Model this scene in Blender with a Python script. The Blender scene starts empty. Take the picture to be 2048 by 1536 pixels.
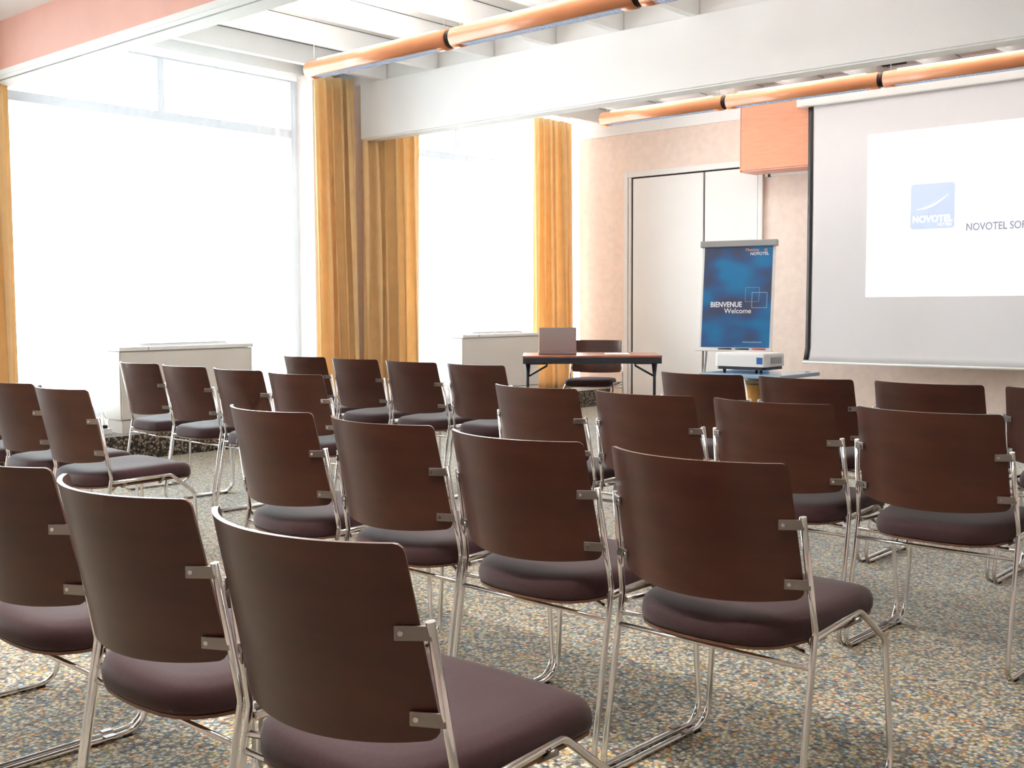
import bpy, bmesh, math, random
from mathutils import Matrix, Vector
random.seed(7)
S = bpy.context.scene
COL = S.collection
R = math.radians

# ------------------------------------------------------------------ camera, sky, exposure
cam_d = bpy.data.cameras.new('camera')
cam_d.sensor_width = 36.0
cam_d.lens = 36.0 * 2211.64 / 2048.0
cam_d.clip_start = 0.05
cam = bpy.data.objects.new('camera', cam_d); COL.objects.link(cam)
_p, _r, _y = 0.07005771, -0.00477796, 0.72077893
_F = Vector((-math.sin(_y) * math.cos(_p), math.cos(_y) * math.cos(_p), -math.sin(_p)))
_R = Vector((math.cos(_y), math.sin(_y), 0)); _U = _R.cross(_F)
_R2 = _R * math.cos(_r) + _U * math.sin(_r); _U2 = _U * math.cos(_r) - _R * math.sin(_r)
_m = Matrix((_R2, _U2, -_F)).transposed().to_4x4()
_m.translation = (0, 0, 1.14879)
cam.matrix_world = _m
S.camera = cam

W = bpy.data.worlds.new('sky'); S.world = W; W.use_nodes = True
_bg = W.node_tree.nodes['Background']
_bg.inputs[0].default_value = (0.90, 0.96, 1.0, 1)
_bg.inputs[1].default_value = 7.3
S.view_settings.view_transform = 'Standard'
S.view_settings.look = 'None'
S.view_settings.gamma = 1.0
S.view_settings.exposure = 1.16
S.view_settings.use_curve_mapping = False
S.cycles.use_denoising = True
S.cycles.max_bounces = 8
S.cycles.diffuse_bounces = 5
S.cycles.transparent_max_bounces = 12
S.cycles.sample_clamp_indirect = 8.0

# ------------------------------------------------------------------ materials
def new_mat(name):
    m = bpy.data.materials.new(name); m.use_nodes = True
    nt = m.node_tree
    return m, nt, nt.nodes['Principled BSDF']
def pbr(name, col, rough=0.5, metal=0.0, spec=0.5, noise=0.0, nscale=20.0, bump=0.0, bscale=60.0, sheen=0.0, stretch=None, coat=0.0):
    m, nt, b = new_mat(name)
    b.inputs['Base Color'].default_value = (*col, 1)
    b.inputs['Roughness'].default_value = rough
    b.inputs['Metallic'].default_value = metal
    b.inputs['Specular IOR Level'].default_value = spec
    b.inputs['Sheen Weight'].default_value = sheen
    b.inputs['Coat Weight'].default_value = coat
    tc = nt.nodes.new('ShaderNodeTexCoord')
    mp = nt.nodes.new('ShaderNodeMapping'); nt.links.new(tc.outputs['Object'], mp.inputs[0])
    if stretch: mp.inputs['Scale'].default_value = stretch
    if noise > 0:
        n = nt.nodes.new('ShaderNodeTexNoise'); n.inputs['Scale'].default_value = nscale; n.inputs['Detail'].default_value = 5
        nt.links.new(mp.outputs[0], n.inputs['Vector'])
        r = nt.nodes.new('ShaderNodeValToRGB')
        r.color_ramp.elements[0].position = 0.3; r.color_ramp.elements[1].position = 0.7
        r.color_ramp.elements[0].color = (*[max(0, c * (1 - noise)) for c in col], 1)
        r.color_ramp.elements[1].color = (*[min(1, c * (1 + noise)) for c in col], 1)
        nt.links.new(n.outputs[0], r.inputs[0]); nt.links.new(r.outputs[0], b.inputs['Base Color'])
    if bump > 0:
        n2 = nt.nodes.new('ShaderNodeTexNoise'); n2.inputs['Scale'].default_value = bscale; n2.inputs['Detail'].default_value = 4
        nt.links.new(mp.outputs[0], n2.inputs['Vector'])
        bp = nt.nodes.new('ShaderNodeBump'); bp.inputs['Strength'].default_value = bump; bp.inputs['Distance'].default_value = 0.005
        nt.links.new(n2.outputs[0], bp.inputs['Height']); nt.links.new(bp.outputs[0], b.inputs['Normal'])
    return m
def carpet(name, cols, scale, bumpd):
    m, nt, b = new_mat(name)
    tc = nt.nodes.new('ShaderNodeTexCoord')
    nz = nt.nodes.new('ShaderNodeTexNoise'); nz.inputs['Scale'].default_value = scale * 1.3
    nt.links.new(tc.outputs['Object'], nz.inputs['Vector'])
    mx = nt.nodes.new('ShaderNodeMix'); mx.data_type = 'RGBA'; mx.blend_type = 'LINEAR_LIGHT'; mx.inputs[0].default_value = 0.006
    nt.links.new(tc.outputs['Object'], mx.inputs[6]); nt.links.new(nz.outputs['Color'], mx.inputs[7])
    v = nt.nodes.new('ShaderNodeTexVoronoi'); v.inputs['Scale'].default_value = scale
    nt.links.new(mx.outputs[2], v.inputs['Vector'])
    sp = nt.nodes.new('ShaderNodeSeparateColor'); nt.links.new(v.outputs['Color'], sp.inputs[0])
    r = nt.nodes.new('ShaderNodeValToRGB'); r.color_ramp.interpolation = 'CONSTANT'
    els = r.color_ramp.elements
    while len(els) < len(cols): els.new(0.5)
    for e, (p, c) in zip(els, cols): e.position = p; e.color = (*c, 1)
    nt.links.new(sp.outputs[0], r.inputs[0])
    # dark joints between the loops
    r2 = nt.nodes.new('ShaderNodeValToRGB'); r2.color_ramp.elements[0].position = 0.30; r2.color_ramp.elements[1].position = 0.66
    r2.color_ramp.elements[0].color = (1, 1, 1, 1); r2.color_ramp.elements[1].color = (0.28, 0.28, 0.31, 1)
    nt.links.new(v.outputs['Distance'], r2.inputs[0])
    mu = nt.nodes.new('ShaderNodeMix'); mu.data_type = 'RGBA'; mu.blend_type = 'MULTIPLY'; mu.inputs[0].default_value = 1
    nt.links.new(r.outputs[0], mu.inputs[6]); nt.links.new(r2.outputs[0], mu.inputs[7])
    nt.links.new(mu.outputs[2], b.inputs['Base Color'])
    b.inputs['Roughness'].default_value = 0.9; b.inputs['Sheen Weight'].default_value = 0.55; b.inputs['Sheen Roughness'].default_value = 0.35; b.inputs['Specular IOR Level'].default_value = 0.2
    bp = nt.nodes.new('ShaderNodeBump'); bp.inputs['Strength'].default_value = 0.6; bp.inputs['Distance'].default_value = bumpd; bp.invert = True
    nt.links.new(v.outputs['Distance'], bp.inputs['Height']); nt.links.new(bp.outputs[0], b.inputs['Normal'])
    return m
def emit(name, col, strength):
    m, nt, b = new_mat(name)
    b.inputs['Base Color'].default_value = (*col, 1)
    b.inputs['Emission Color'].default_value = (*col, 1); b.inputs['Emission Strength'].default_value = strength
    b.inputs['Roughness'].default_value = 0.7
    return m

M = {}
M['carpet'] = carpet('loop_carpet', [(0.0, (0.634, 0.564, 0.403)), (.20, (0.427, 0.372, 0.269)), (.38, (0.549, 0.456, 0.179)), (.52, (0.732, 0.660, 0.504)),
                     (.65, (0.183, 0.324, 0.370)), (.76, (0.756, 0.360, 0.123)), (.85, (0.091, 0.096, 0.134)), (.94, (0.488, 0.516, 0.426))], 82, 0.004)
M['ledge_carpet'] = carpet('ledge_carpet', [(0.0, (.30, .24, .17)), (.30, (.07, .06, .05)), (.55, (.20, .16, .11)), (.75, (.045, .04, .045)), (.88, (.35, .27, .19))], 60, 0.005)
M['plaster'] = pbr('white_plaster', (.90, .895, .90), .75, noise=.015, nscale=3, bump=.05)
M['ceil'] = pbr('ceiling_paint', (.88, .875, .87), .8, noise=.02, nscale=4)
M['joist'] = pbr('joist_paint', (.92, .915, .91), .6)
M['peach'] = pbr('peach_wallpaper', (.87, .72, .64), .75, noise=.05, nscale=14, bump=.12, bscale=90)
M['salmon'] = pbr('salmon_paint', (.84, .45, .36), .55, noise=.03, nscale=5)
M['salmon_wood'] = pbr('salmon_veneer', (.82, .36, .22), .45, noise=.07, nscale=6, stretch=(1, 1, 8))
M['door'] = pbr('door_paint', (.83, .81, .80), .45, noise=.01, nscale=3)
M['dark_gap'] = pbr('shadow_gap', (.03, .028, .03), .8)
M['chrome'] = pbr('chrome', (.70, .68, .67), .09, metal=1.0)
M['bracket'] = pbr('brushed_steel', (.27, .24, .225), .36, metal=1.0)
M['rubber'] = pbr('black_rubber', (.015, .015, .017), .6)
M['walnut'] = pbr('walnut_laminate', (.060, .0185, .0105), .36, noise=.25, nscale=5, stretch=(1, 1, 3), spec=.42)
M['edge'] = pbr('plywood', (.13, .055, .03), .5)
M['fabric'] = pbr('plum_fabric', (.038, .0162, .0175), .7, spec=.2, noise=.10, nscale=120, bump=.10, bscale=400, sheen=.10)
M['drape'] = pbr('golden_velvet', (.90, .62, .30), .85, noise=.07, nscale=9, sheen=.4)
_nt = M['drape'].node_tree; _tl = _nt.nodes.new('ShaderNodeBsdfTranslucent'); _tl.inputs[0].default_value = (1.0, .80, .48, 1)
_ms = _nt.nodes.new('ShaderNodeMixShader'); _ms.inputs[0].default_value = .30
_nt.links.new(_nt.nodes['Principled BSDF'].outputs[0], _ms.inputs[1]); _nt.links.new(_tl.outputs[0], _ms.inputs[2]); _nt.links.new(_ms.outputs[0], _nt.nodes['Material Output'].inputs[0])
M['tube'] = pbr('salmon_enamel', (.84, .34, .16), .28, spec=.5)
M['black'] = pbr('black_plastic', (.02, .017, .02), .4)
M['convector'] = pbr('cream_enamel', (.70, .66, .62), .45)
M['convector_top'] = pbr('white_enamel', (.84, .83, .82), .4)
M['grille'] = pbr('grille_grey', (.45, .45, .45), .5)
M['alu'] = pbr('window_aluminium', (.30, .30, .32), .4, metal=.6)
M['silver'] = pbr('silver_plastic', (.33, .33, .34), .4)
M['white_plastic'] = pbr('white_plastic', (.80, .79, .78), .4)
M['screen'] = pbr('screen_fabric', (.74, .73, .76), .8)
M['navy'] = pbr('navy_metal', (.018, .022, .035), .35)
M['cherry'] = pbr('cherry_laminate', (.34, .12, .07), .25, noise=.15, nscale=6, stretch=(1, 8, 1))
M['laptop'] = pbr('laptop_grey', (.42, .37, .37), .35, metal=.3)
M['paper'] = pbr('paper', (.85, .84, .82), .7)
M['blue_top'] = pbr('blue_grey_laminate', (.30, .42, .55), .15)
M['oak'] = pbr('orange_oak', (.62, .30, .08), .4, noise=.2, nscale=5, stretch=(6, 6, 1))
M['blue_mark'] = pbr('blue_sticker', (.02, .12, .42), .4)
M['text_white'] = pbr('white_print', (.9, .92, .95), .6)
M['text_orange'] = pbr('orange_print', (.85, .42, .22), .6)
M['text_pale'] = pbr('pale_blue_print', (.35, .62, .85), .6)
M['red'] = pbr('red_marker', (.6, .05, .04), .4)
M['ground'] = pbr('pale_paving', (.65, .65, .64), .9, noise=.1, nscale=1)
M['slide'] = emit('slide_white', (.76, .77, .80), .55)
M['logo'] = emit('slide_logo_blue', (.46, .54, .76), .20)
M['logo_white'] = emit('slide_logo_white', (.78, .80, .85), .45)
M['slide_text'] = emit('slide_text_grey', (.30, .32, .42), .10)
M['louver'] = pbr('louver_aluminium', (.36, .39, .46), .5)
M['lamp'] = emit('lamp_diffuser', (.95, .97, 1.0), 1.6)
def sheer_mat():
    m, nt, b = new_mat('sheer_voile')
    nt.nodes.remove(b); out = nt.nodes['Material Output']
    tr = nt.nodes.new('ShaderNodeBsdfTransparent'); tr.inputs[0].default_value = (1, 1, 1, 1)
    tl = nt.nodes.new('ShaderNodeBsdfTranslucent'); tl.inputs[0].default_value = (.90, .89, .90, 1)
    df = nt.nodes.new('ShaderNodeBsdfDiffuse'); df.inputs[0].default_value = (.88, .87, .88, 1)
    m1 = nt.nodes.new('ShaderNodeMixShader'); m1.inputs[0].default_value = .35
    nt.links.new(tl.outputs[0], m1.inputs[1]); nt.links.new(df.outputs[0], m1.inputs[2])
    m2 = nt.nodes.new('ShaderNodeMixShader'); m2.inputs[0].default_value = .20
    nt.links.new(tr.outputs[0], m2.inputs[1]); nt.links.new(m1.outputs[0], m2.inputs[2])
    nt.links.new(m2.outputs[0], out.inputs[0])
    return m
M['sheer'] = sheer_mat()
def glass_mat():
    m, nt, b = new_mat('window_glass')
    nt.nodes.remove(b); out = nt.nodes['Material Output']
    tr = nt.nodes.new('ShaderNodeBsdfTransparent'); tr.inputs[0].default_value = (.93, .96, .96, 1)
    gl = nt.nodes.new('ShaderNodeBsdfGlossy'); gl.inputs['Roughness'].default_value = .02
    fr = nt.nodes.new('ShaderNodeFresnel'); fr.inputs[0].default_value = 1.3
    mx = nt.nodes.new('ShaderNodeMixShader')
    nt.links.new(fr.outputs[0], mx.inputs[0]); nt.links.new(tr.outputs[0], mx.inputs[1]); nt.links.new(gl.outputs[0], mx.inputs[2])
    nt.links.new(mx.outputs[0], out.inputs[0])
    return m
M['glass'] = glass_mat()
def poster_mat():
    m, nt, b = new_mat('poster_blue')
    tc = nt.nodes.new('ShaderNodeTexCoord')
    n = nt.nodes.new('ShaderNodeTexNoise'); n.inputs['Scale'].default_value = 2.6; n.inputs['Detail'].default_value = 1.0
    mp = nt.nodes.new('ShaderNodeMapping'); mp.inputs['Rotation'].default_value = (0, .6, 0); mp.inputs['Location'].default_value = (.35, 0, .2)
    mp.inputs['Scale'].default_value = (1.0, 1.0, 1.6)
    nt.links.new(tc.outputs['Object'], mp.inputs[0]); nt.links.new(mp.outputs[0], n.inputs['Vector'])
    r = nt.nodes.new('ShaderNodeValToRGB'); e = r.color_ramp.elements
    e[0].position = .36; e[0].color = (.040, .060, .135, 1); e[1].position = .62; e[1].color = (.0, .175, .42, 1)
    k = e.new(.48); k.color = (.02, .095, .27, 1)
    nt.links.new(n.outputs[0], r.inputs[0]); nt.links.new(r.outputs[0], b.inputs['Base Color'])
    b.inputs['Roughness'].default_value = .35
    return m
M['poster'] = poster_mat()

# ------------------------------------------------------------------ mesh helpers
class MB:
    def __init__(self): self.v = []; self.f = []; self.smooth = []
    def add(self, vs, fs, smooth=False):
        o = len(self.v); self.v += [tuple(p) for p in vs]
        self.f += [tuple(i + o for i in f) for f in fs]; self.smooth += [smooth] * len(fs)
        return self
    def box(self, a, b, mat=None):
        x0, y0, z0 = a; x1, y1, z1 = b
        vs = [(x0,y0,z0),(x1,y0,z0),(x1,y1,z0),(x0,y1,z0),(x0,y0,z1),(x1,y0,z1),(x1,y1,z1),(x0,y1,z1)]
        if mat is not None: vs = [mat @ Vector(p) for p in vs]
        return self.add(vs, [(0,3,2,1),(4,5,6,7),(0,1,5,4),(1,2,6,5),(2,3,7,6),(3,0,4,7)])
    def tube(self, path, r, n=10, rr=None):
        P = [Vector(p) for p in path]; vs = []; fs = []
        T = []
        for i in range(len(P)):
            a = P[max(0, i-1)]; b = P[min(len(P)-1, i+1)]; T.append((b - a).normalized())
        up = Vector((0, 0, 1)) if abs(T[0].z) < .9 else Vector((1, 0, 0))
        N = (up - T[0] * up.dot(T[0])).normalized()
        for i, p in enumerate(P):
            N = (N - T[i] * N.dot(T[i])).normalized(); B = T[i].cross(N)
            ra = rr[i] if rr else r
            for k in range(n):
                a = 2 * math.pi * k / n
                vs.append(p + (N * math.cos(a) + B * math.sin(a)) * ra)
        for i in range(len(P) - 1):
            for k in range(n):
                k2 = (k + 1) % n
                fs.append((i*n+k, i*n+k2, (i+1)*n+k2, (i+1)*n+k))
        self.add(vs, fs, True)
        o = len(self.v) - len(vs)
        self.f.append(tuple(o + k for k in reversed(range(n)))); self.smooth.append(False)
        self.f.append(tuple(o + (len(P)-1)*n + k for k in range(n))); self.smooth.append(False)
        return self
    def grid(self, fn, nu, nv, smooth=True, wrap=False):
        vs = [fn(i / nu, j / nv) for j in range(nv + 1) for i in range(nu + 1)]
        fs = [(j*(nu+1)+i, j*(nu+1)+i+1, (j+1)*(nu+1)+i+1, (j+1)*(nu+1)+i) for j in range(nv) for i in range(nu)]
        return self.add(vs, fs, smooth)
    def mesh(self, name, mat):
        me = bpy.data.meshes.new(name); me.from_pydata(self.v, [], self.f); me.materials.append(mat)
        for p, s in zip(me.polygons, self.smooth): p.use_smooth = s
        me.update(); return me
    def build(self, name, mat, parent=None, bevel=0.0, label=None, solid=0.0):
        o = bpy.data.objects.new(name, self.mesh(name, mat)); COL.objects.link(o)
        if parent is not None: o.parent = parent
        if solid: md = o.modifiers.new('solid', 'SOLIDIFY'); md.thickness = solid; md.offset = 0
        if bevel: md = o.modifiers.new('bevel', 'BEVEL'); md.width = bevel; md.segments = 2; md.limit_method = 'ANGLE'
        if label: o['label'] = label
        return o
def fillet(pts, rad, seg=5):
    P = [Vector(p) for p in pts]; out = [P[0]]
    for i in range(1, len(P) - 1):
        r = rad[i-1] if isinstance(rad, (list, tuple)) else rad
        a = (P[i-1] - P[i]).normalized(); b = (P[i+1] - P[i]).normalized()
        ang = a.angle(b); d = min(r / math.tan(ang / 2), (P[i-1]-P[i]).length * .49, (P[i+1]-P[i]).length * .49)
        s, e = P[i] + a * d, P[i] + b * d
        for k in range(seg + 1):
            t = k / seg
            out.append(s * (1-t)**2 + P[i] * 2*t*(1-t) + e * t*t)
    out.append(P[-1]); return out
def struct(o): o['kind'] = 'structure'; return o
def empty(name, loc=(0,0,0), rz=0.0):
    o = bpy.data.objects.new(name, None); COL.objects.link(o)
    o.location = loc; o.rotation_euler = (0, 0, rz); o.empty_display_size = .1
    return o
def thing(o, label, cat, group=None):
    o['label'] = label; o['category'] = cat
    if group: o['group'] = group
    return o
def copy_tree(o, parent=None):
    c = o.copy(); COL.objects.link(c); c.parent = parent
    for ch in list(o.children): copy_tree(ch, c)
    return c
def text_mb(s, size, mat4, xs=1.0, align='LEFT', depth=.0006, bold=0.0):
    cu = bpy.data.curves.new('txt', 'FONT'); cu.body = s; cu.size = size; cu.align_x = align; cu.extrude = depth; cu.resolution_u = 4; cu.offset = bold
    ob = bpy.data.objects.new('txt', cu); COL.objects.link(ob)
    dg = bpy.context.evaluated_depsgraph_get(); dg.update()
    me = bpy.data.meshes.new_from_object(ob.evaluated_get(dg))
    mb = MB(); mb.add([mat4 @ Vector((v.co.x * xs, v.co.y, v.co.z)) for v in me.vertices], [tuple(p.vertices) for p in me.polygons])
    bpy.data.objects.remove(ob); bpy.data.curves.remove(cu); bpy.data.meshes.remove(me)
    return mb
FACE = Matrix(((1,0,0,0),(0,0,-1,0),(0,1,0,0),(0,0,0,1)))     # text plane XY -> XZ, facing -Y

# ------------------------------------------------------------------ the room
XW, YF = -8.45, 10.45          # outer window plane, front wall
XR, YB = 2.6, -2.6
struct(MB().box((XW-.15, YB-.1, -.12), (XR+.1, YF+.1, 0)).build('floor', M['carpet']))
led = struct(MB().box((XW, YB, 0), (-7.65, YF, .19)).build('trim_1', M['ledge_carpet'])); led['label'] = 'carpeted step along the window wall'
struct(MB().box((-8.1, YF, 0), (XR, YF+.15, 3.42)).build('wall_front', M['peach']))
struct(MB().box((XR, YB, 0), (XR+.15, YF, 3.42)).build('wall_right', M['peach']))
struct(MB().box((XW, YB-.15, 0), (XR, YB, 3.42)).build('wall_back', M['peach']))
ceil = struct(MB().box((XW, 3.42, 3.40), (XR+.15, YF+.15, 3.52)).build('ceiling', M['ceil']))
MB().box((XW, YB-.15, 3.07), (XR+.15, 3.42, 3.2)).build('flat_ceiling', M['ceil'], ceil)
jm = None
for y0, y1 in ((3.66, 7.03), (7.17, YF)):
    jb = MB().box((-.035, y0, 3.235), (.035, y1, 3.40)); me = jb.mesh('joist', M['joist'])
    me2 = MB().box((-.0015, y0, 3.396), (.0015, y1, 3.3995)).mesh('panel_joint', M['dark_gap'])
    for k in range(-1, 16):
        o = bpy.data.objects.new('joist', me); COL.objects.link(o); o.parent = ceil; o.location.x = -7.729 + .6667 * k
        if o.location.x < -8.4: continue
        g = bpy.data.objects.new('panel_joint', me2); COL.objects.link(g); g.parent = ceil; g.location.x = -7.729 + .6667 * k + .041
v = MB().box((-4.42, 10.18, 3.385), (-4.14, 10.30, 3.3999)).build('ceiling_vent', M['dark_gap'], ceil)
# cross beam between the bays
beam = struct(MB().box((-8.03, 7.0, 2.727), (XR, 7.17, 3.24)).build('trim_2', M['plaster'], bevel=.006)); beam['label'] = 'deep white cross beam under the ceiling'
MB().box((-8.40, 7.04, 3.24), (XR, 7.13, 3.40)).build('beam_blocking', M['ceil'], beam)
MB().box((-8.03, 7.012, 2.716), (XR, 7.16, 2.727)).build('soffit_strip', M['joist'], beam)
# header over the folding partition
hd = struct(MB().box((XW, 3.44, 2.75), (XR, 3.66, 3.40)).build('trim_3', M['plaster'])); hd['label'] = 'partition header with salmon face and white track'
MB().box((XW, 3.42, 2.7505), (XR, 3.4395, 3.0695)).build('fascia', M['salmon'], hd)
MB().box((XW, 3.416, 2.727), (XR, 3.449, 2.7495)).build('track', M['joist'], hd)
MB().box((XW, 3.453, 2.727), (XR, 3.510, 2.7495)).build('track', M['joist'], hd)
MB().box((XW, 3.530, 2.727), (XR, 3.66, 2.7495)).build('track', M['joist'], hd)
MB().box((XW, 3.511, 2.738), (XR, 3.529, 2.7497)).build('track_slot', M['dark_gap'], hd)
# front wall cornice and rail
c4 = struct(MB().box((-8.07, YF-.03, 3.095), (XR, YF, 3.40)).build('trim_4', M['plaster'])); c4['label'] = 'white cornice band above the peach wall'
c5 = struct(MB().box((-5.66, YF-.02, 2.475), (XR, YF, 2.515)).build('trim_5', M['joist'])); c5['label'] = 'white rail on the peach wall beside the screen'
bf = struct(MB().box((-5.66, YF-.015, 0), (XR, YF, .10)).build('baseboard_front', M['joist']))
# double door
d = struct(empty('door_1', (0, YF, 0)))
MB().box((-7.44, -.035, 0), (-7.385, 0, 2.665)).box((-5.735, -.035, 0), (-5.68, 0, 2.665)).box((-7.385, -.035, 2.60), (-5.735, 0, 2.665)).build('door_frame', M['door'], d, bevel=.004)
MB().box((-7.375, -.028, 0), (-7.345, 0, 2.598)).build('door_stop', M['door'], d)
MB().box((-7.385, -.006, 0), (-5.735, -.001, 2.60)).build('frame_gap', M['dark_gap'], d)
l1 = MB().box((-7.318, -.024, .01), (-6.395, -.004, 2.582)).build('door_leaf', M['door'], d, bevel=.003)
l2 = MB().box((-6.377, -.024, .01), (-5.745, -.004, 2.582)).build('door_leaf', M['door'], d, bevel=.003)
MB().box((-6.435, -.036, .01), (-6.393, -.024, 2.58)).build('cover_strip', M['door'], l1)
sw = MB().box((-7.50, YF-.014, .62), (-7.43, YF, .74)).build('light_switch', M['white_plastic'], bevel=.003)
MB().box((-7.485, YF-.019, .65), (-7.445, YF-.014, .71)).build('rocker', M['white_plastic'], sw, bevel=.002)
thing(sw, 'small white wall socket plate beside the left edge of the double door', 'socket')

# window wall: sill, head, piers, glazed bays behind the sheers
ww = struct(MB().box((XW-.15, YB, 0), (XW+.05, YF+.15, .30)).build('wall_left', M['peach']))
MB().box((XW-.15, YB, 3.28), (XW+.05, YF+.15, 3.42)).build('window_head', M['plaster'], ww)
for y0, y1 in ((6.52, 7.50), (9.85, YF+.15), (3.30, 3.76), (YB, 0.10)):
    MB().box((XW-.15, y0, .30), (-8.14 if y0 == 6.52 else XW+.05, y1, 3.28)).build('pier', M['peach'], ww)
def window(n, y0, y1):
    w = struct(empty('window_%d' % n, (-8.40, 0, 0)))
    MB().box((-.03, y0, .30), (.03, y1, .36)).box((-.03, y0, 3.22), (.03, y1, 3.28)).box((-.03, y0, .36), (.03, y0+.07, 3.22)).box((-.03, y1-.07, .36), (.03, y1, 3.22)).build('window_frame', M['alu'], w)
    MB().box((-.035, y0+.07, 2.71), (.035, y1-.07, 2.785)).build('transom', M['alu'], w)
    ym = y0 + (y1 - y0) * .49
    MB().box((-.032, ym-.03, 2.785), (.032, ym+.03, 3.22)).build('mullion', M['alu'], w)
    for a, b, z0, z1 in ((y0+.07, y1-.07, .36, 2.71), (y0+.07, ym-.03, 2.785, 3.22), (ym+.03, y1-.07, 2.785, 3.22)):
        MB().box((-.003, a, z0), (.003, b, z1)).build('pane', M['glass'], w)
window(1, 3.76, 6.52); window(2, 7.50, 9.85); window(3, 0.10, 3.30)
gr = struct(MB().box((-60, -40, -.6), (XW-.15, 60, -.5)).build('floor_outside', M['ground']))

# ------------------------------------------------------------------ curtains
def wave(t, seed):
    rn = random.Random(seed); ph = [rn.uniform(0, 6.28) for _ in range(4)]
    sn = math.sin(t); sn = math.copysign(abs(sn) ** .7, sn)
    return sn + .35 * math.sin(.53 * t + ph[0]) + .22 * math.sin(2.1 * t + ph[1]) + .15 * math.sin(.31 * t + ph[2])
def drape(name, mat, x, top, bot, z0, z1, folds, amp, seed, label, cat, head=True, nz=26, solid=.003, group=None, ztop=None):
    nu = folds * 14
    def fn(s, t):
        a = bot[0] + (top[0] - bot[0]) * t; b = bot[1] + (top[1] - bot[1]) * t
        w = wave(s * folds * 6.2832 + .5 * math.sin(1.7 * t + seed) + .35 * math.sin(5 * t + 9 * s), seed)
        am = amp * (1.0 if not head else (1.0 - .35 * t - (.25 if t > .97 else 0)))
        env = min(1, 8 * s + .25, 8 * (1 - s) + .25)
        y = a + (b - a) * s + .010 * amp / .05 * math.sin(s * folds * 12.566 + 2 * t)
        zz = ztop(y) if ztop else z1
        return (x + am * w * env * .8, y, z0 + (zz - z0) * t)
    o = MB().grid(fn, nu, nz).build(name, mat, solid=solid)
    return thing(o, label, cat, group)
drape('window_drape', M['drape'], -7.955, (3.00, 3.625), (2.98, 3.64), .195, 3.06, 6, .072, 3, 'golden drape at the far left edge of the picture', 'curtain', group='golden velvet drapes')
drape('window_drape', M['drape'], -7.955, (6.385, 6.825), (6.385, 6.885), .195, 3.235, 5, .075, 5, 'golden drape in front of the white beam end, left of the two at the pier', 'curtain', group='golden velvet drapes')
drape('window_drape', M['drape'], -7.955, (6.945, 7.675), (6.93, 7.66), .195, 3.235, 6, .072, 11, 'golden drape behind the white beam, right of the two at the pier', 'curtain', ztop=lambda y: 2.712 if y < 7.19 else 3.235, group='golden velvet drapes')
drape('window_drape', M['drape'], -7.955, (9.44, 10.10), (9.41, 10.15), .195, 3.235, 6, .072, 23, 'golden drape in the far corner behind the laptop', 'curtain', group='golden velvet drapes')
drape('sheer_curtain', M['sheer'], -8.085, (3.70, 6.86), (3.70, 6.86), .20, 3.234, 34, .014, 2, 'white sheer curtain over the large window behind the first convector', 'curtain', head=False, nz=8, solid=0, group='white sheers')
drape('sheer_curtain', M['sheer'], -8.085, (7.30, 10.42), (7.30, 10.42), .20, 3.234, 34, .014, 4, 'white sheer curtain over the window beyond the cross beam', 'curtain', head=False, nz=8, solid=0, group='white sheers')
drape('sheer_curtain', M['sheer'], -8.085, (.10, 3.40), (.10, 3.40), .20, 3.06, 34, .014, 6, 'white sheer curtain over the window left of the picture', 'curtain', head=False, nz=8, solid=0, group='white sheers')

# ------------------------------------------------------------------ convectors on the window step
def convector(y0, label, ztop):
    t = empty('convector_heater', (-7.925, y0 + .605, .19))
    h = ztop - .19; L = .605
    MB().box((-.115, -L, .10), (.115, L, h - .035)).build('body', M['convector'], t, bevel=.004)
    MB().box((-.10, -L + .01, 0), (.112, L - .01, .096)).build('plinth', M['convector'], t)
    MB().box((.1155, -L + .006, .105), (.125, L - .006, h - .045)).build('front_panel', M['convector'], t, bevel=.003)
    MB().box((-.12, -L - .004, h - .032), (.130, L + .004, h)).build('top_lid', M['convector_top'], t, bevel=.005)
    g = MB().box((-.08, -.38, h), (.05, .42, h + .012)).build('grille_frame', M['convector_top'], t, bevel=.003)
    for k in range(5): MB().box((-.07 + k * .025, -.36, h + .012), (-.058 + k * .025, .40, h + .02)).build('grille_bar', M['grille'], g)
    MB().box((.1305, -.37, h - .028), (.132, -.36, h - .002)).build('latch', M['grille'], t)
    return thing(t, label, 'heater', 'convector heaters on the window step')
convector(4.354, 'cream convector heater under the large near window', .851)
convector(8.128, 'cream convector heater under the far window behind the presenter table', .862)
so = MB().box((-7.90, 4.20, .19), (-7.83, 4.29, .235)).build('floor_socket', M['white_plastic'], bevel=.004)
MB().box((-7.88, 4.225, .2355), (-7.85, 4.265, .262)).build('plug', M['black'], so, bevel=.003)
MB().tube(fillet([(-7.865, 4.245, .262), (-7.865, 4.245, .30), (-7.95, 4.27, .36), (-7.97, 4.32, .30)], .03), .004, 6).build('cable', M['white_plastic'], so)
thing(so, 'small white socket box with a black plug on the step beside the near convector', 'socket')

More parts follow.
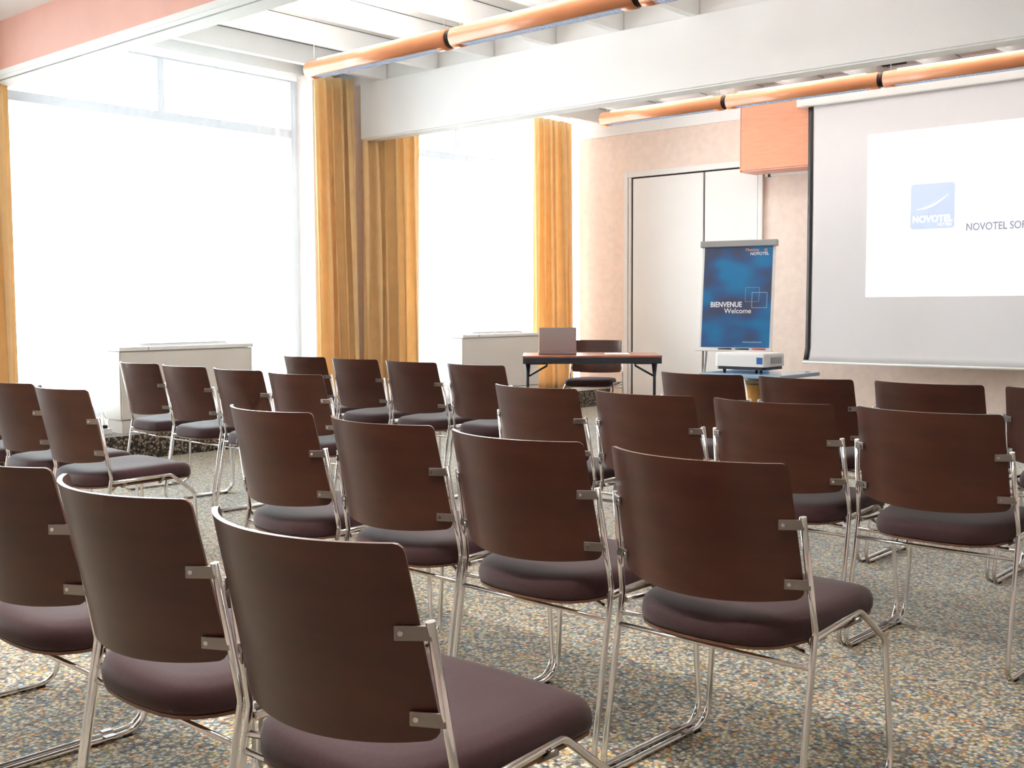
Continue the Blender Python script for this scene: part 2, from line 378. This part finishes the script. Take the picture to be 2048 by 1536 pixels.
# ------------------------------------------------------------------ tubular pendant lights
def tube_light(x0, x1, y, z, label, last, zc, watt):
    t = empty('tube_light', ((x0 + x1) / 2, y, z)); L = (x1 - x0) / 2; r = .066
    n = 24; a0 = R(-58 - 90); a1 = R(58 - 90)       # slot at the bottom, open towards the floor
    def fn(s, u):
        a = R(32) - R(0) + (2 * math.pi - R(116)) * s - R(0)
        a = (-math.pi / 2 + R(34)) + (2 * math.pi - R(68)) * s
        return (-L + .012 + (2 * L - .024) * u, r * math.cos(a), r * math.sin(a))
    MB().grid(fn, 28, 1).build('housing', M['tube'], t, solid=.002)
    for sx in (-1, 1):
        MB().tube([(sx * (L - .012), 0, 0), (sx * (L - .10), 0, 0)], r + .0008, 28).build('end_sleeve', M['tube'], t)
    zb = -r * math.cos(R(34)); hw = r * math.sin(R(34))
    MB().box((-L + .10, -hw, zb + .022), (L - .10, hw, zb + .028)).build('diffuser', M['lamp'], t)
    lv = MB()
    for sy in (-1, 1): lv.box((-L + .10, sy * hw - .003, zb - .004), (L - .10, sy * hw + .003, zb + .03))
    nf = int((2 * L - .2) / .032)
    for k in range(nf + 1):
        xx = -L + .10 + (2 * L - .2) * k / nf
        lv.box((xx - .0025, -hw, zb - .002), (xx + .0025, hw, zb + .019))
    o = lv.build('louver', M['louver'], t); o['kind'] = 'stuff'
    if not last:
        MB().tube([(L - .014, 0, 0), (L - .010, 0, 0), (L + .014, 0, 0), (L + .018, 0, 0)], .06, 28, rr=[.05, .058, .058, .05]).build('connector', M['black'], t)
    for sx in (-.92, .92):
        MB().tube([(sx * L, 0, r * .98), (sx * L, 0, zc - z)], .0018, 6).build('suspension_wire', M['silver'], t)
    thing(t, label, 'ceiling light', 'salmon tube lights')
    MB().box((-L + .12, -.026, r - .004), (L - .12, .026, r + .004)).build('added_uplight_lens', M['lamp'], t)  # glowing strip made up to go with the added uplight
    lu = bpy.data.lights.new('added_uplight', 'AREA'); lu.shape = 'RECTANGLE'; lu.size = 2 * L - .26; lu.size_y = .045; lu.energy = 8.5; lu.color = (1.0, .93, .86)  # upward lamp added on each tube to brighten the ceiling
    ou = bpy.data.objects.new('added_uplight', lu); COL.objects.link(ou); ou.parent = t; ou.location = (0, 0, r + .006); ou.rotation_euler = (math.pi, 0, 0)
    if not watt: return t
    ld = bpy.data.lights.new('added_tube_lamp', 'AREA'); ld.shape = 'RECTANGLE'; ld.size = 2 * L - .24; ld.size_y = .05; ld.energy = watt; ld.color = (1.0, .93, .87)  # downward lamp, used only by the added unseen camera-bay row
    lo = bpy.data.objects.new('added_tube_lamp', ld); COL.objects.link(lo); lo.parent = t; lo.location = (0, 0, zb + .0205)
    return t
nx = [-6.66, -5.165, -3.675, -2.185]
for i, lb in enumerate(('salmon tube light above the near drapes, left end of its row', 'salmon tube light under the joists at the top middle, with a bright louvre', 'salmon tube light cut by the top edge, right of the near row')):
    tube_light(nx[i] + .012, nx[i+1] - .012, 5.30, 2.902, lb, i == 2, 3.40, 0)
fx = [-6.56, -5.17, -3.735, -2.30]
for i, lb in enumerate(('salmon tube light over the double door, left end of the far row', 'salmon tube light over the salmon box, middle of the far row', 'salmon tube light over the projection screen at the right edge')):
    tube_light(fx[i] + .012, fx[i+1] - .012, 8.80, 2.957, lb, i == 2, 3.40, 0)
bx = [-5.0, -3.55, -2.10, -.65]  # unseen row added in the camera bay to light the room
for i, lb in enumerate(('added unseen salmon tube light in the camera bay, left end', 'added unseen salmon tube light in the camera bay, middle', 'added unseen salmon tube light in the camera bay, right end')):
    tube_light(bx[i] + .012, bx[i+1] - .012, 1.20, 2.85, lb, i == 2, 3.07, 38)

# ------------------------------------------------------------------ projection screen and salmon box
box = empty('wall_box', (-3.5, YF, 2.5))
MB().box((-2.26, -.35, .012), (2.26, -.001, .72)).build('box_body', M['salmon_wood'], box, bevel=.004)
MB().box((-2.25, -.34, 0), (2.25, -.001, .011)).build('bottom_panel', M['salmon'], box)
MB().box((-2.268, -.352, .0), (-2.261, -.001, .72)).build('end_panel', M['salmon'], box)
MB().box((-2.13, -.02, -.03), (-2.10, -.001, -.001)).build('cable_clip', M['black'], box)
thing(box, 'salmon veneered box mounted high on the wall behind the screen', 'wall box')
ps = empty('projection_screen', (-3.36, 10.0, 0))
MB().box((-1.71, -.06, 3.045), (1.71, .06, 3.135)).build('case', M['white_plastic'], ps, bevel=.01)
HW = 1.61
def scr(s, t):
    x = -HW + 2 * HW * s; z = .600 + (3.05 - .600) * t
    bow = .012 * math.sin(math.pi * t)
    pull = (.018 if s < .02 else 0) * max(0, 1 - t / .05)
    return (x - pull, bow - .03 * max(0, 1 - t / .04) * .4, z)
fab = MB().grid(scr, 40, 40).build('fabric', M['screen'], ps, solid=.0012)
for s0 in (-1, 1):
    def brd(s, t):
        x = s0 * (HW - .052 * (1 - s if s0 > 0 else s)) if False else s0 * (HW - .052 + .052 * s)
        z = .615 + (3.05 - .615) * t
        return (x + (-.012 * max(0, 1 - t / .05) if s0 < 0 else 0), .012 * math.sin(math.pi * (z - .6) / 2.45) - .004 - .012 * max(0, 1 - t / .04), z)
    MB().grid(brd, 2, 40).build('border', M['black'], ps, solid=.001)
MB().tube([(-HW - .02, -.012, .592), (HW + .02, -.012, .592)], .012, 12).build('bottom_bar', M['white_plastic'], ps)
sl = MB().grid(lambda s, t: (-1.012 + 2.02 * s, .012 * math.sin(math.pi * (.62 + 1.5 * t) / 2.45) - .003, 1.22 + 1.50 * t), 4, 20).build('projected_image', M['slide'], ps, solid=.001)
def rrect(x0, z0, x1, z1, r, y, th=.001, n=6):
    pts = []
    for cx, cz, a0 in ((x1-r, z1-r, 0), (x0+r, z1-r, 90), (x0+r, z0+r, 180), (x1-r, z0+r, 270)):
        for k in range(n + 1):
            a = R(a0 + 90 * k / n); pts.append((cx + r * math.cos(a), cz + r * math.sin(a)))
    vs = [(p[0], y, p[1]) for p in pts] + [(p[0], y - th, p[1]) for p in pts]; m = len(pts)
    return MB().add(vs, [tuple(range(m)), tuple(reversed(range(m, 2*m)))] + [(i, i+m, (i+1) % m + m, (i+1) % m) for i in range(m)])
rrect(-.600, 1.826, -.205, 2.232, .028, .0055).build('logo_tile', M['logo'], sl)
sw_ = MB()
cv = [(-.545 + .285 * t, 2.005 + .125 * t ** 2.1) for t in [k / 14 for k in range(15)]]
vs = []
for k, (a, b) in enumerate(cv):
    w = .007 * math.sin(math.pi * min(1, max(.02, k / 14))) + .0012
    vs += [(a - w * .3, .0035, b + w), (a + w * .3, .0035, b - w)]
sw_.add(vs, [(2*i, 2*i+1, 2*i+3, 2*i+2) for i in range(14)]); sw_.build('logo_swoosh', M['logo_white'], sl, solid=.001)
text_mb('NOVOTEL', .082, Matrix.Translation((-.582, .004, 1.888)) @ FACE, .95, bold=.0022).build('lettering', M['logo_white'], sl)
text_mb('HOTELS', .040, Matrix.Translation((-.355, .004, 1.848)) @ FACE, .9).build('lettering', M['logo_white'], sl)
text_mb('NOVOTEL SOF', .092, Matrix.Translation((-.105, .004, 1.795)) @ FACE, .82, bold=.0022).build('lettering', M['slide_text'], sl)
thing(ps, 'large white projection screen with black side border showing a projected slide', 'screen')

# ------------------------------------------------------------------ flip chart
fc = empty('flip_chart', (-5.35, 9.30, 0), R(12))
TL = Matrix.Translation((0, 0, .75)) @ Matrix.Rotation(R(-6), 4, 'X')
hw, hh = .345, .965
MB().box((-hw - .012, 0, -.03), (hw + .012, .02, hh + .03), TL).build('board', M['white_plastic'], fc, bevel=.004)
MB().box((-hw - .03, -.028, hh - .005), (hw + .03, .03, hh + .055), TL).build('clamp_bar', M['silver'], fc, bevel=.006)
MB().box((-hw - .03, -.065, -.04), (hw + .03, .0, -.028), TL).build('pen_tray', M['white_plastic'], fc, bevel=.003)
for k, (xx, mm) in enumerate(((-.15, 'navy'), (.02, 'navy'), (.18, 'red'))):
    MB().tube([TL @ Vector((xx, -.035, -.018)), TL @ Vector((xx + .13, -.035, -.018))], .008, 8).build('marker_pen', M[mm], fc)
po = MB().box((-hw + .012, -.006, 0), (hw - .012, -.001, hh - .004), TL).build('poster', M['poster'], fc)
def pt(s, size, x, z, mat, xs=1.0, align='LEFT', bold=.0004):
    text_mb(s, size, TL @ Matrix.Translation((x, -.0068, z)) @ FACE, xs, align, bold=bold).build('lettering', M[mat], po)
pt('BIENVENUE', .070, -.255, .385, 'text_white', .86, bold=.0014)
pt('Welcome', .068, -.115, .325, 'text_white', .98)
pt('Meeting', .044, .070, .914, 'text_orange', .92, bold=0)
pt('@', .034, .250, .916, 'text_orange', bold=0)
pt('NOVOTEL', .040, .118, .876, 'text_white', .98)
pt('www.novotel.com', .024, .075, .045, 'text_pale', 1.05)
def outline(x0, z0, s, mat, w=.0035):
    m = MB()
    for a, b, c_, d_ in ((x0, z0, x0+s, z0+w), (x0, z0+s-w, x0+s, z0+s), (x0, z0, x0+w, z0+s), (x0+s-w, z0, x0+s, z0+s)):
        m.box((a, -.0075, b), (c_, -.006, d_), TL)
    m.build('square_outline', M[mat], po)
outline(.085, .435, .135, 'text_pale', .002); outline(.150, .375, .148, 'text_pale', .004)
for xx, yy in ((-.33, -.05), (.33, -.05), (0, .55)):
    MB().tube([(xx * .85, .03 if yy < 0 else .06, .80 if yy < 0 else 1.2), (xx, yy, .008)], .012, 10).build('leg', M['silver'], fc)
thing(fc, 'flip chart stand with a blue BIENVENUE Welcome poster', 'flip chart')

# ------------------------------------------------------------------ presenter table, laptop, papers
ta = R(39.7)
pt_c = Vector((-5.78 - .639 * .36, 7.633 + .769 * .36, 0))
tb = empty('folding_table', pt_c, ta)
tw, td, tz = .604, .36, .72
MB().box((-tw, -td, tz - .016), (tw, td, tz)).build('table_top', M['cherry'], tb, bevel=.004)
ap = MB().box((-tw + .004, -td + .002, tz - .070), (tw - .004, -td + .024, tz - .017)).box((-tw + .004, td - .024, tz - .070), (tw - .004, td - .002, tz - .017))
ap.box((-tw + .004, -td + .024, tz - .070), (-tw + .024, td - .024, tz - .017)).box((tw - .024, -td + .024, tz - .070), (tw - .004, td - .024, tz - .017))
ap.build('apron', M['navy'], tb, bevel=.004)
for sx in (-1, 1):
    x = sx * (tw - .042); y = -.10
    MB().tube([(x, y, .03), (x, y, tz - .20), (x, y, tz - .19), (x, y, tz - .071)], .012, 10, rr=[.013, .013, .014, .027]).build('leg', M['navy'], tb)
    MB().box((x - .02, -td + .06, 0), (x + .02, td - .06, .032)).build('foot_bar', M['navy'], tb, bevel=.006)
    MB().tube([(x - sx * .012, y, tz - .19), (x - sx * .17, y, tz - .10), (x - sx * .17, y, tz - .082)], .009, 8).build('brace', M['navy'], tb)
    MB().box((min(x, x - sx * .18), y - .010, tz - .088), (max(x, x - sx * .18), y + .010, tz - .072)).build('brace_rail', M['navy'], tb)
thing(tb, 'small folding table with dark frame set diagonally in the far corner', 'table')
tm = Matrix.Translation(pt_c) @ Matrix.Rotation(ta, 4, 'Z')
lp = empty('laptop', tm @ Vector((-.295, -.06, tz)), ta)
MB().box((-.17, -.005, .004), (.17, .235, .022)).build('base', M['laptop'], lp, bevel=.003)
MB().box((-.155, .03, .0222), (.155, .13, .0238)).build('keyboard', M['black'], lp)
LM = Matrix.Translation((0, -.002, .020)) @ Matrix.Rotation(R(10), 4, 'X')
ld_ = MB().box((-.165, -.008, 0), (.165, 0, .225), LM).build('lid', M['laptop'], lp, bevel=.004)
MB().box((-.150, .0002, .014), (.150, .0012, .212), LM).build('display', M['black'], ld_)
for a in (-.14, .14): MB().box((a - .012, .0, 0), (a + .012, .02, .004)).build('foot', M['rubber'], lp)
thing(lp, 'open grey laptop on the diagonal table, lid towards the audience', 'laptop')
pa = MB().box((.13, -.16, tz + .0005), (.34, .10, tz + .006), tm).build('paper_stack', M['paper'], None)
thing(pa, 'white sheets of paper lying on the right half of the presenter table', 'paper')

# ------------------------------------------------------------------ projector and its pedestal
pd = empty('projector_stand', (-3.52, 6.38, 0))
MB().box((-.25, -.27, .694), (.32, .27, .72)).build('table_top', M['blue_top'], pd, bevel=.006)
MB().tube([(0, 0, .64), (0, 0, .694)], .06, 20, rr=[.055, .075]).build('collar', M['bracket'], pd)
MB().tube([(0, 0, .03), (0, 0, .64)], .05, 20, rr=[.040, .055]).build('pedestal', M['oak'], pd)
MB().tube([(0, 0, 0), (0, 0, .02), (0, 0, .03)], .2, 28, rr=[.22, .22, .05]).build('foot_plate', M['bracket'], pd)
thing(pd, 'pedestal stand with a blue top and an orange wooden post below the projector', 'stand')
pj = empty('projector', (-3.53, 6.33, .72), R(0))
def rb(x0, y0, x1, y1, z0, z1, r, taper):
    pts = []
    for cx, cy, a0 in ((x1-r, y1-r, 0), (x0+r, y1-r, 90), (x0+r, y0+r, 180), (x1-r, y0+r, 270)):
        for k in range(6): a = R(a0 + 18 * k); pts.append((cx + r * math.cos(a), cy + r * math.sin(a)))
    m = len(pts); vs = []; lay = [(z0, 1), (z0 + (z1-z0) * .8, 1), (z1 - .006, .985), (z1, taper)]
    for z, s in lay: vs += [(p[0] * s, p[1] * s, z) for p in pts]
    fs = [tuple(reversed(range(m))), tuple(range(3*m, 4*m))] + [(l*m+i, l*m+(i+1) % m, (l+1)*m+(i+1) % m, (l+1)*m+i) for l in range(3) for i in range(m)]
    return MB().add(vs, fs, False)
rb(-.18, -.13, .18, .13, .042, .128, .02, .95).build('upper_shell', M['white_plastic'], pj)
rb(-.172, -.122, .172, .122, .022, .042, .02, 1.0).build('lower_shell', M['black'], pj)
MB().box((.120, -.1315, .060), (.160, -.1300, .102)).build('sticker', M['blue_mark'], pj)
for a in range(6): MB().box((.1802, -.06 + .025 * a, .06), (.1812, -.045 + .025 * a, .10)).build('vent_slot', M['silver'], pj)
MB().tube([(-.06, .118, .085), (-.06, .150, .085)], .034, 20).build('lens', M['black'], pj)
for fx_, fy_ in ((-.13, -.09), (.13, -.09), (0, .09)): MB().tube([(fx_, fy_, 0), (fx_, fy_, .022)], .010, 10).build('foot', M['rubber'], pj)
thing(pj, 'white digital projector with a blue sticker on its rear corner', 'projector')

# ------------------------------------------------------------------ chairs
def make_chair():
    t = empty('conference_chair')
    # curved plywood backrest
    RC = .348; A0 = math.asin(.230 / RC)
    zs = [.518, .5195, .524, .532, .545, .56, .60, .65, .70, .75, .78, .795, .806, .8135, .8185, .820]
    rc = .013; rcb = .026; nu = 26; th = .0095
    def half(z):
        w = 1.0
        if z > .820 - rc: dz = z - (.820 - rc); w = 1 - (rc - math.sqrt(max(0, rc*rc - dz*dz))) / .235
        if z < .518 + rcb: dz = (.518 + rcb) - z; w = 1 - (rcb - math.sqrt(max(0, rcb*rcb - dz*dz))) / .235
        return w
    def sp(s, z, off):
        a = A0 * half(z) * s * (1 + .035 * (.82 - z) / .30)
        ye = -.012 - (z - .527) * .215
        rad = RC + off
        return (rad * math.sin(a), ye - (rad * math.cos(a) - RC * math.cos(A0)), z - (0.012 * (1 - s*s) if z < .56 else 0) * max(0, (.56 - z) / .042))
    mb = MB(); nz = len(zs)
    front = [sp(-1 + 2 * i / nu, z, -th/2) for z in zs for i in range(nu + 1)]
    back = [sp(-1 + 2 * i / nu, z, th/2) for z in zs for i in range(nu + 1)]
    q = lambda j, i: j * (nu + 1) + i
    mb.add(front, [(q(j,i), q(j+1,i), q(j+1,i+1), q(j,i+1)) for j in range(nz-1) for i in range(nu)], True)
    mb.add(back, [(q(j,i), q(j,i+1), q(j+1,i+1), q(j+1,i)) for j in range(nz-1) for i in range(nu)], True)
    bk = mb.build('backrest', M['walnut'], t)
    loop = [q(0,i) for i in range(nu+1)] + [q(j,nu) for j in range(1,nz)] + [q(nz-1,i) for i in range(nu-1,-1,-1)] + [q(j,0) for j in range(nz-2,0,-1)]
    m = len(loop)
    MB().add([front[k] for k in loop] + [back[k] for k in loop], [(i, (i+1) % m, (i+1) % m + m, i + m) for i in range(m)], False).build('edge_band', M['walnut_edge'], bk)
    # seat cushion on a ply shell
    half_o = [(0, -.082), (.05, -.080), (.10, -.074), (.137, -.062), (.167, -.042), (.190, -.010), (.206, .042), (.217, .11), (.224, .20), (.224, .29), (.221, .345), (.211, .378), (.190, .397), (.15, .405), (.08, .409), (0, .411)]
    ol = half_o + [(-x, y) for x, y in reversed(half_o[1:-1])]
    n = len(ol); cy = .16
    def zt(y): return (y - .16) * .030 - (.013 * max(0, (y - .29) / .12) ** 2)
    def ring(s, z, w=1.0): return [(x * s, cy + (y - cy) * s, z + zt(cy + (y - cy) * s) * w) for x, y in ol]
    lay = [ring(.955, .4145), ring(.99, .4165), ring(1.0, .424), ring(1.003, .438), ring(.995, .451), ring(.975, .462), ring(.93, .4695), ring(.80, .474), ring(.55, .473), ring(.25, .471)]
    vs = [p for r_ in lay for p in r_] + [(0, cy, .4705)]
    fs = [tuple(reversed(range(n)))] + [(l*n+i, l*n+(i+1) % n, (l+1)*n+(i+1) % n, (l+1)*n+i) for l in range(len(lay)-1) for i in range(n)]
    fs += [((len(lay)-1)*n+i, (len(lay)-1)*n+(i+1) % n, len(lay)*n) for i in range(n)]
    st = MB().add(vs, fs, True).build('seat', M['fabric'], t)
    lay = [ring(.93, .4065), ring(.985, .407), ring(.985, .4138), ring(.93, .414)]
    vs = [p for r_ in lay for p in r_]
    MB().add(vs, [tuple(reversed(range(n))), tuple(range(3*n, 4*n))] + [(l*n+i, l*n+(i+1) % n, (l+1)*n+(i+1) % n, (l+1)*n+i) for l in range(3) for i in range(n)], False).build('seat_shell', M['edge'], st)
    r = .0078
    for s in (1, -1):
        P = [(s*.2474, -.041, .7045), (s*.2575, .0, .450), (s*.2610, -.078, .0085), (s*.2610, .388, .0085), (s*.2400, .386, .345), (s*.2225, .285, .432), (s*.2500, .0035, .430)]
        MB().tube(fillet(P, [.05, .05, .075, .045, .035], 6), r, 10).build('side_frame', M['chrome'], t)
        for y in (-.01, .33): MB().box((s*.261 - .009, y - .012, 0), (s*.261 + .009, y + .012, .006)).build('glide', M['rubber'], t)
        MB().box((s*.255 - .010, .262, .0155), (s*.255 + .010, .292, .019)).build('link_clip', M['bracket'], t)
        for zc in (.688, .556):
            ye = -.012 - (zc - .527) * .215
            yu = -.041 * (zc - .45) / .2545; xu = .2575 - .0101 * (zc - .45) / .2545
            a = Vector((s * xu, yu - .006, zc)); b = Vector((s * .2085, ye - .0285, zc))
            dd = (b - a); L = dd.length; ang = math.atan2(dd.y, dd.x)
            mt = Matrix.Translation(a) @ Matrix.Rotation(ang, 4, 'Z')
            br = MB().box((-.005, -.0022, -.0112), (L, .0022, .0112), mt).build('bracket', M['bracket'], t, bevel=.0015)
            sc = mt @ Vector((L - .010, 0, 0)); nrm = Vector((s * .5, -.86, 0))
            MB().tube([sc, sc + nrm * .0045], .0042, 8).build('screw', M['chrome'], br)
        for y in (.07, .24): MB().tube([(s*.246, y, .425 + y * .01), (s*.206, y, .402)], .006, 8).build('seat_mount', M['bracket'], t)
    MB().tube([(-.2585, -.0145, .373), (.2585, -.0145, .373)], .0060, 8).build('crossbar', M['chrome'], t)
    MB().tube(fillet([(-.2570, -.010, .402), (-.205, .03, .392), (-.12, .085, .388), (.12, .085, .388), (.205, .03, .392), (.2570, -.010, .402)], .06), .0068, 8).build('seat_rail', M['chrome'], t)
    return t
M['walnut_edge'] = pbr('walnut_edge', (.11, .05, .033), .35, noise=.2, nscale=30)
proto = make_chair()
rows = [
 ('nearest row', [(-2.998, 1.185, -1.5, 'fourth from the right end, showing only a seat corner'), (-2.446, 1.158, -1.5, 'third from the right end, cut by the left edge'), (-1.896, 1.135, -1.4, 'second from the right end'), (-1.350, 1.122, -.7, 'at the right end, largest of all')]),
 ('second row, right block', [(-2.972, 2.265, -2.9, 'beside the aisle'), (-2.408, 2.237, -2.5, 'second from the aisle'), (-1.858, 2.202, -2.3, 'third from the aisle'), (-1.304, 2.177, -1.8, 'at the right end')]),
 ('third row, right block', [(-2.934, 3.565, -3.0, 'beside the aisle'), (-2.382, 3.542, -2.1, 'second from the aisle'), (-1.838, 3.527, -1.7, 'third from the aisle'), (-1.294, 3.517, -2.0, 'at the right end')]),
 ('front row, right block', [(-2.858, 4.729, -.8, 'left of the stand post'), (-2.310, 4.722, -.2, 'right of the stand post'), (-1.752, 4.729, -1.1, 'third from the aisle'), (-1.200, 4.710, -.9, 'cut by the right edge')]),
 ('second row, window block', [(-5.566, 2.385, -3.5, 'showing only a seat corner'), (-5.017, 2.349, -3.5, 'touching the left edge'), (-4.472, 2.313, -3.1, 'with its whole seat showing')]),
 ('third row, window block', [(-6.133, 3.630, -2.9, 'at the window end'), (-5.586, 3.593, -2.7, 'second from the window end'), (-5.033, 3.572, -2.8, 'third from the window end'), (-4.484, 3.530, -2.7, 'beside the aisle')]),
 ('front row, window block', [(-5.982, 4.763, -2.4, 'at the window end'), (-5.432, 4.734, -2.4, 'second from the window end'), (-4.884, 4.708, -2.2, 'third from the window end'), (-4.334, 4.696, -2.0, 'beside the aisle')]),
]
first = True
for rn, lst in rows:
    for x, y, a, where in lst:
        o = proto if first else copy_tree(proto)
        first = False
        o.location = (x, y, 0); o.rotation_euler = (0, 0, R(a))
        thing(o, 'dark wood chair %s, %s' % (where, rn), 'chair', 'linked chairs in the audience rows')
pc = copy_tree(proto); pc.location = (-6.37, 8.47, 0); pc.rotation_euler = (0, 0, R(205))
thing(pc, 'dark chair behind the diagonal presenter table, facing the audience', 'chair', 'presenter chair')
